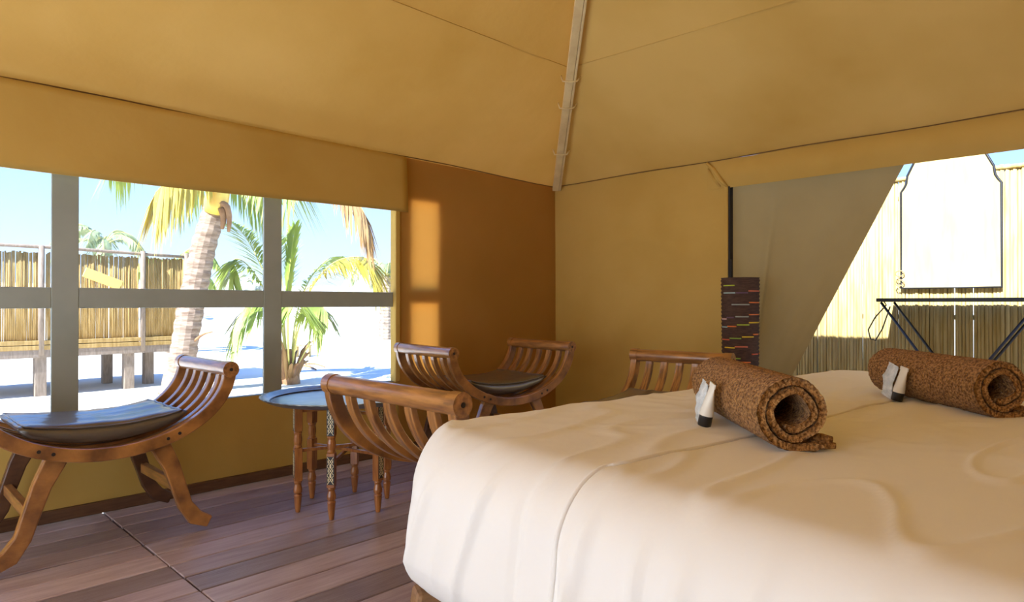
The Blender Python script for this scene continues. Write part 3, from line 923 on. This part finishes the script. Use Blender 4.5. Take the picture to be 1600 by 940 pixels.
# refine
def refine(p, k):
    out = []
    for i in range(len(p) - 1):
        for j in range(k):
            f = j / k; out.append((p[i][0] + (p[i + 1][0] - p[i][0]) * f, p[i][1] + (p[i + 1][1] - p[i][1]) * f))
    return out + [p[-1]]
prof_side = refine(prof_side, 3)
NR = 14
prof_round = [(RND - RND * math.cos(math.pi / 2 * i / NR), BTOP - RND + RND * math.sin(math.pi / 2 * i / NR)) for i in range(1, NR + 1)]
cm = MB()
n = len(PER)
cen = Vector((LU / 2, -LV / 2))
_r = random.Random(21)
CREASE = []
_s = 0.0
while _s < 2 * (LU + LV):
    CREASE.append((_s, _r.uniform(-.05, .16), _r.uniform(.008, .017), _r.uniform(.007, .018) * _r.choice((1, 1, -.6)), _r.uniform(.62, .98), _r.uniform(-.15, .3)))
    _s += _r.uniform(.035, .12)
def fold(s, z, nrm):
    h = (z - .32) / .38
    if h >= 1: return 0
    f = .010 * noise.noise(Vector((s * 2.2 + .4 * h, h * .4, 3.3))) * min(1, (1 - h) * 2.5)
    for s0, sl, sg, am, h1, h0 in CREASE:
        ds = s - s0 - sl * (1 - h)
        if abs(ds) < 4 * sg:
            f += am * math.exp(-(ds / sg) ** 2) * max(0, min(1, (h1 - h) * 6)) * max(0, min(1, (h - h0) * 5))
    return f * min(1, .35 + 2.2 * max(0, h))
S = [0]
for i in range(1, n): S.append(S[-1] + (PER[i][0] - PER[i - 1][0]).length)
rows_ = 0
for ins, z in prof_side + prof_round:
    for i, (p, nr) in enumerate(PER):
        q = p - nr * (ins * inset_scale(nr) if ins > 0 and z > .5 else ins) + nr * fold(S[i], z, nr)
        zz = z + (top_wr(q.x, q.y) * max(0, (z - .6) / .1) if z > .6 else 0)
        if z < .335: zz += .012 * noise.noise(Vector((S[i] * 3, 0, 9)))
        cm.v.append(Vector((q.x, q.y, zz)))
    rows_ += 1
NT = 70
last = [p - nr * RND * inset_scale(nr) for p, nr in PER]
for k_ in range(1, NT):
    f = 1 - k_ / NT
    for p in last:
        q = cen + (p - cen) * f
        cm.v.append(Vector((q.x, q.y, BTOP + top_wr(q.x, q.y))))
    rows_ += 1
for j in range(rows_ - 1):
    for i in range(n):
        i2 = (i + 1) % n
        cm.f.append([j * n + i2, j * n + i, (j + 1) * n + i, (j + 1) * n + i2])
b = len(cm.v); cm.v.append(Vector((cen.x, cen.y, BTOP + top_wr(cen.x, cen.y))))
for i in range(n): cm.f.append([b, (rows_ - 1) * n + (i + 1) % n, (rows_ - 1) * n + i])
cover = cm.build('bed_cover', M['sheet'], smooth=True)
cover.location = BC; cover.rotation_euler = (0, 0, BR)
tag(cover, 'cream cotton cover pulled smooth over the large bed', 'bed cover')
# raised seam running across the cover and down its near side
SV = -.605
sp = []
for i in range(40):
    u = LU - .15 - (LU - .15 - RND) * i / 39
    sp.append(Vector((u, SV - .012 * math.sin(u * 3), BTOP + top_wr(u, SV - .012 * math.sin(u * 3)) + .0005)))
i0 = min(range(n), key=lambda i: (PER[i][0] - Vector((0, SV))).length)
for ins, z in reversed(prof_side[6:] + prof_round):
    sp.append(Vector((ins - fold(S[i0], z, None) - .0005, SV + .01 * (.7 - z) , z + (top_wr(ins, SV) * max(0, (z - .6) / .1) if z > .6 else 0))))
MB().tube(sp, .005, 6).build('seam', M['sheet'], cover, smooth=True)

def on_bed(x, y):
    d = Vector((x - BC.x, y - BC.y)); c_, s_ = math.cos(-BR), math.sin(-BR)
    u, v = c_ * d.x - s_ * d.y, s_ * d.x + c_ * d.y
    return BTOP + top_wr(u, v)

# ------------------------------------------------------------------ rolled towels and toiletries
def make_towel(label, front, back, rad=.079):
    f, bk = Vector((*front, 0)), Vector((*back, 0))
    L_ = (bk - f).length; d = (bk - f).normalized()
    rz = math.atan2(d.y, d.x)
    zb = max(on_bed(*front), on_bed(*back), on_bed(*((Vector(front) + Vector(back)) / 2)))
    # spiral of the rolled cloth; local x = axis (front at 0), local y to the left seen from the back
    turns = 2.1; nT = 240; th = .0150
    cen_l = []
    for i in range(nT + 1):
        t = i / nT; r = .030 + (rad - .030 - th / 2) * t
        a = -math.pi / 2 - (1 - t) * turns * 2 * math.pi
        sq = 1 + (.16 * math.cos(2 * a + .6)) * (1 - t) ** 1.5
        cen_l.append((r * sq * math.cos(a), rad + r * math.sin(a) * (2 - sq)))
    # tail lying on the bed
    for i in range(1, 9): cen_l.append((.0075 * i, th / 2 + .0005 + (.002 if i > 6 else 0)))
    # looking from the front the tail goes to the right: local y negative when axis points away
    outl = []
    m_ = len(cen_l)
    for side_ in (1, -1):
        rng = range(m_) if side_ == 1 else range(m_ - 1, -1, -1)
        for i in rng:
            p0 = Vector(cen_l[max(i - 1, 0)]); p1 = Vector(cen_l[min(i + 1, m_ - 1)]); tg = (p1 - p0).normalized(); nr = Vector((-tg.y, tg.x))
            e = 1.0
            if i in (0, m_ - 1): e = .35
            elif i in (1, m_ - 2): e = .75
            q = Vector(cen_l[i]) + nr * th / 2 * side_ * e
            outl.append(q)
    K = len(outl)
    mb = MB(); nL = 130; jr = random.Random(3)
    for j in range(nL + 1):
        x = L_ * j / nL
        for k_, q in enumerate(outl):
            ew = .0
            end = 1.0
            cx = .006 * fbm((q.x * 14, q.y * 14, 3 if j < nL / 2 else 8)) * (1 if j in (0, nL) else 0)
            r_n = 1 + .010 * fbm((x * 9, q.x * 20, q.y * 20)) + (.0 if 0 < j < nL else -.015)
            j_ = 1 + jr.uniform(-.016, .016)
            mb.v.append(Vector((x + cx, -q.x * r_n * j_, max(.0, (q.y - rad) * r_n * j_ + rad))))
    for j in range(nL):
        for k_ in range(K):
            k2 = (k_ + 1) % K
            mb.f.append([j * K + k_, j * K + k2, (j + 1) * K + k2, (j + 1) * K + k_])
    for j, flip in ((0, 1), (nL, -1)):
        for i in range(m_ - 1):
            q = [j * K + i, j * K + i + 1, j * K + (K - 2 - i), j * K + (K - 1 - i)]
            mb.f.append(q[::flip])
    o = mb.build('rolled_towel', M['towel'], smooth=True)
    o.location = (f.x, f.y, zb - .003); o.rotation_euler = (0, 0, rz)
    tag(o, label, 'towel', 'brown rolled towels on the bed')
    # selvage fold poking out at the front of the tail
    hm = MB()
    for k_ in range(2):
        hm.tube([(.03 + .012 * k_, -.045, .010 + .011 * k_), (.018 + .012 * k_, -.068, .011 + .011 * k_), (.012 + .014 * k_, -.088, .010 + .010 * k_)], [.010, .010, .006], 8)
    hm.build('hem', M['towel'], o, smooth=True)
    return o
tw1 = make_towel('whole rolled brown towel lying in the middle of the bed', (1.332, .508), (1.712, .861))
tw2 = make_towel('rolled brown towel farther right on the bed', (2.095, .268), (2.475, .625))

TD = Vector((.727, .687, 0)); TL = Vector((-.687, .727, 0))     # towel axis, towards its left side
def lean_matrix(side_dir, tilt):
    """local z leans against the towel (towards -TL), local x along the towel, local y outward"""
    z = (Vector((0, 0, 1)) * math.cos(tilt) - TL * math.sin(tilt)).normalized()
    x = -TD
    x = (x - z * x.dot(z)).normalized(); y = z.cross(x)
    return Matrix((x, y, z)).transposed().to_4x4()
def make_tube(label, p):
    o = thing('cream_tube', label, 'tube', (0, 0, 0), group='small white tubes with black caps')
    o.matrix_world = Matrix.Translation((p[0], p[1], on_bed(p[0], p[1]) + .004)) @ lean_matrix(TL, R(10)) @ Matrix.Rotation(R(7), 4, 'Y') @ Matrix.Scale(1.18, 4)
    def fn(u, v):
        a = 2 * math.pi * u; f = v ** 1.4
        return ((.0135 + .003 * f) * math.cos(a), (.0135 * (1 - f) + .0008) * math.sin(a), .022 + v * .066)
    bd = MB().grid(fn, 24, 16, closeu=True)
    k0 = 16 * 24; bd.f.append([k0 + i for i in range(24)])
    body = bd.build('body', M['tube_white'], o, smooth=True)
    MB().lathe([(.0001, 0), (.0125, 0), (.0135, .002), (.0135, .0225), (.0001, .0225)], 20).build('cap', M['cap_black'], o, smooth=True).modifiers.new('es', 'EDGE_SPLIT')
    MB().box((0, 0, .0845), (.034, .003, .009)).build('crimp', M['tube_white'], o)
    for k_, (zz, w) in enumerate(((.070, .010), (.064, .013), (.052, .004), (.044, .005))):
        yy = .0135 * (1 - ((zz - .022) / .066) ** 1.4) + .0008
        MB().box((.0, yy + .0002, zz), (w, .0006, .0016)).build('print', M['print_grey'], body)
    return o
def make_sachet(label, p):
    def fn(sgn):
        def g(u, v):
            x = (u - .5) * .047; z = v * .088
            e = math.sin(math.pi * min(1, max(0, (v - .06) / .86))) ** .6 * math.sin(math.pi * u) ** .6 if .06 < v < .92 else 0
            return (x + .003 * math.sin(v * 9), sgn * (.0006 + .008 * e) + .0035 * fbm((u * 4, v * 6, 3)) + .004 * (1 - v) ** 2, z)
        return g
    mb = MB().grid(fn(1), 16, 24); mb.grid(lambda u, v: fn(-1)(1 - u, v), 16, 24)
    o = mb.build('foil_sachet', M['foil'], smooth=True)
    o.matrix_world = Matrix.Translation((p[0], p[1], on_bed(p[0], p[1]) + .004)) @ lean_matrix(TL, R(10)) @ Matrix.Rotation(R(12), 4, 'Y') @ Matrix.Scale(1.2, 4)
    tag(o, label, 'sachet', 'clear foil sachets leaning on the towels')
    for k_, (zz, w) in enumerate(((.072, .016), (.06, .012), (.048, .018), (.03, .010))):
        pr = fn(1)(.5, zz / .088)
        MB().box((pr[0], pr[1] + .0003, zz), (w, .0006, .0014)).build('print', M['print_grey'], o)
    return o
def along(back, a, perp): return (back[0] - TD.x * a + TL.x * perp, back[1] - TD.y * a + TL.y * perp)
B1, B2 = (1.705, .868), (2.475, .625)
make_tube('white tube with black cap leaning on the towel in the middle of the bed', along(B1, .270, .106))
make_sachet('silvery sachet leaning on the towel in the middle of the bed', along(B1, .205, .108))
make_tube('white tube with black cap leaning on the right-hand towel', along(B2, .225, .106))
make_sachet('silvery sachet leaning on the right-hand towel', along(B2, .160, .108))

# ------------------------------------------------------------------ woven basket by the doorway
bkp = (4.02, 1.873)
bk = thing('woven_basket', 'tall dark woven cylinder basket with coloured dashes standing by the doorway', 'basket', (bkp[0], bkp[1], 0), R(0))
BH = 1.165
def brad(z): return .106 + .011 * (z / BH)
pr = [(.0001, 0.0), (.09, 0.0)]
NRg = 46
for i in range(NRg * 2 + 1):
    z = .004 + (BH - .01) * i / (NRg * 2)
    pr.append((brad(z) + (.0034 if i % 2 else -.0030), z))
pr += [(brad(BH) + .003, BH), (brad(BH) - .010, BH), (brad(BH) - .013, BH - .02), (.09, .03), (.0001, .03)]
MB().lathe(pr, 32).build('body', M['basket_weave'], bk, smooth=True)
cols = {'lime': (.45, .55, .04), 'salmon': (.75, .2, .1), 'sky': (.45, .62, .62), 'purple': (.16, .08, .14), 'orange': (.85, .22, .04), 'grey': (.38, .42, .36),
        'pink': (.8, .5, .45), 'yellow': (.85, .6, .03), 'green': (.28, .45, .05), 'red': (.75, .13, .05)}
for k_, v_ in cols.items(): mat('bead_' + k_, v_, .5)
view_a = math.atan2(-bkp[1], -bkp[0])
beads = [(225, 240, 75, 'lime'), (395, 285, 70, 'salmon'), (225, 300, 80, 'sky'), (310, 300, 80, 'purple'), (400, 378, 65, 'orange'), (280, 395, 120, 'grey'),
         (400, 475, 65, 'orange'), (305, 492, 90, 'grey'), (245, 500, 50, 'purple'), (212, 512, 30, 'pink'), (400, 540, 65, 'yellow'), (315, 558, 85, 'lime'),
         (250, 572, 60, 'orange'), (212, 578, 36, 'sky'), (430, 635, 32, 'orange'), (350, 655, 80, 'yellow'), (265, 668, 80, 'green'), (212, 680, 50, 'red'),
         (300, 735, 90, 'salmon'), (230, 745, 70, 'yellow'), (420, 795, 40, 'red'), (260, 830, 80, 'green'), (340, 860, 70, 'orange')]
for x, y, w, cn in beads:
    yf = 400 + y / 5.22; z = 1 + (474 - yf) * 4.13 / 1017
    a0 = math.asin(max(-.98, min(.98, (x - 338) / 136))); a1 = math.asin(max(-.98, min(.98, (x + w - 338) / 136)))
    pts = []
    for i in range(7):
        a = view_a + (a0 + (a1 - a0) * i / 6)
        pts.append(((brad(z) + .002) * math.cos(a), (brad(z) + .002) * math.sin(a), z))
    MB().tube(pts, .0045, 6).build('bead_dash', M['bead_' + cn], bk, smooth=True)
for k_ in range(26):
    z = .08 + random.random() * .62; a = view_a + random.uniform(1.2, 5.0)
    pts = [((brad(z) + .002) * math.cos(a + i * .08), (brad(z) + .002) * math.sin(a + i * .08), z) for i in range(7)]
    MB().tube(pts, .0045, 6).build('bead_dash', M['bead_' + random.choice(list(cols))], bk, smooth=True)
st = MB().span((XW - .05, 2.012, 1.10), (XW - .035, 2.034, 1.30)).build('zip_pull_strap', M['strap'])
tag(st, 'short black strap hanging at the door edge above the basket', 'strap')
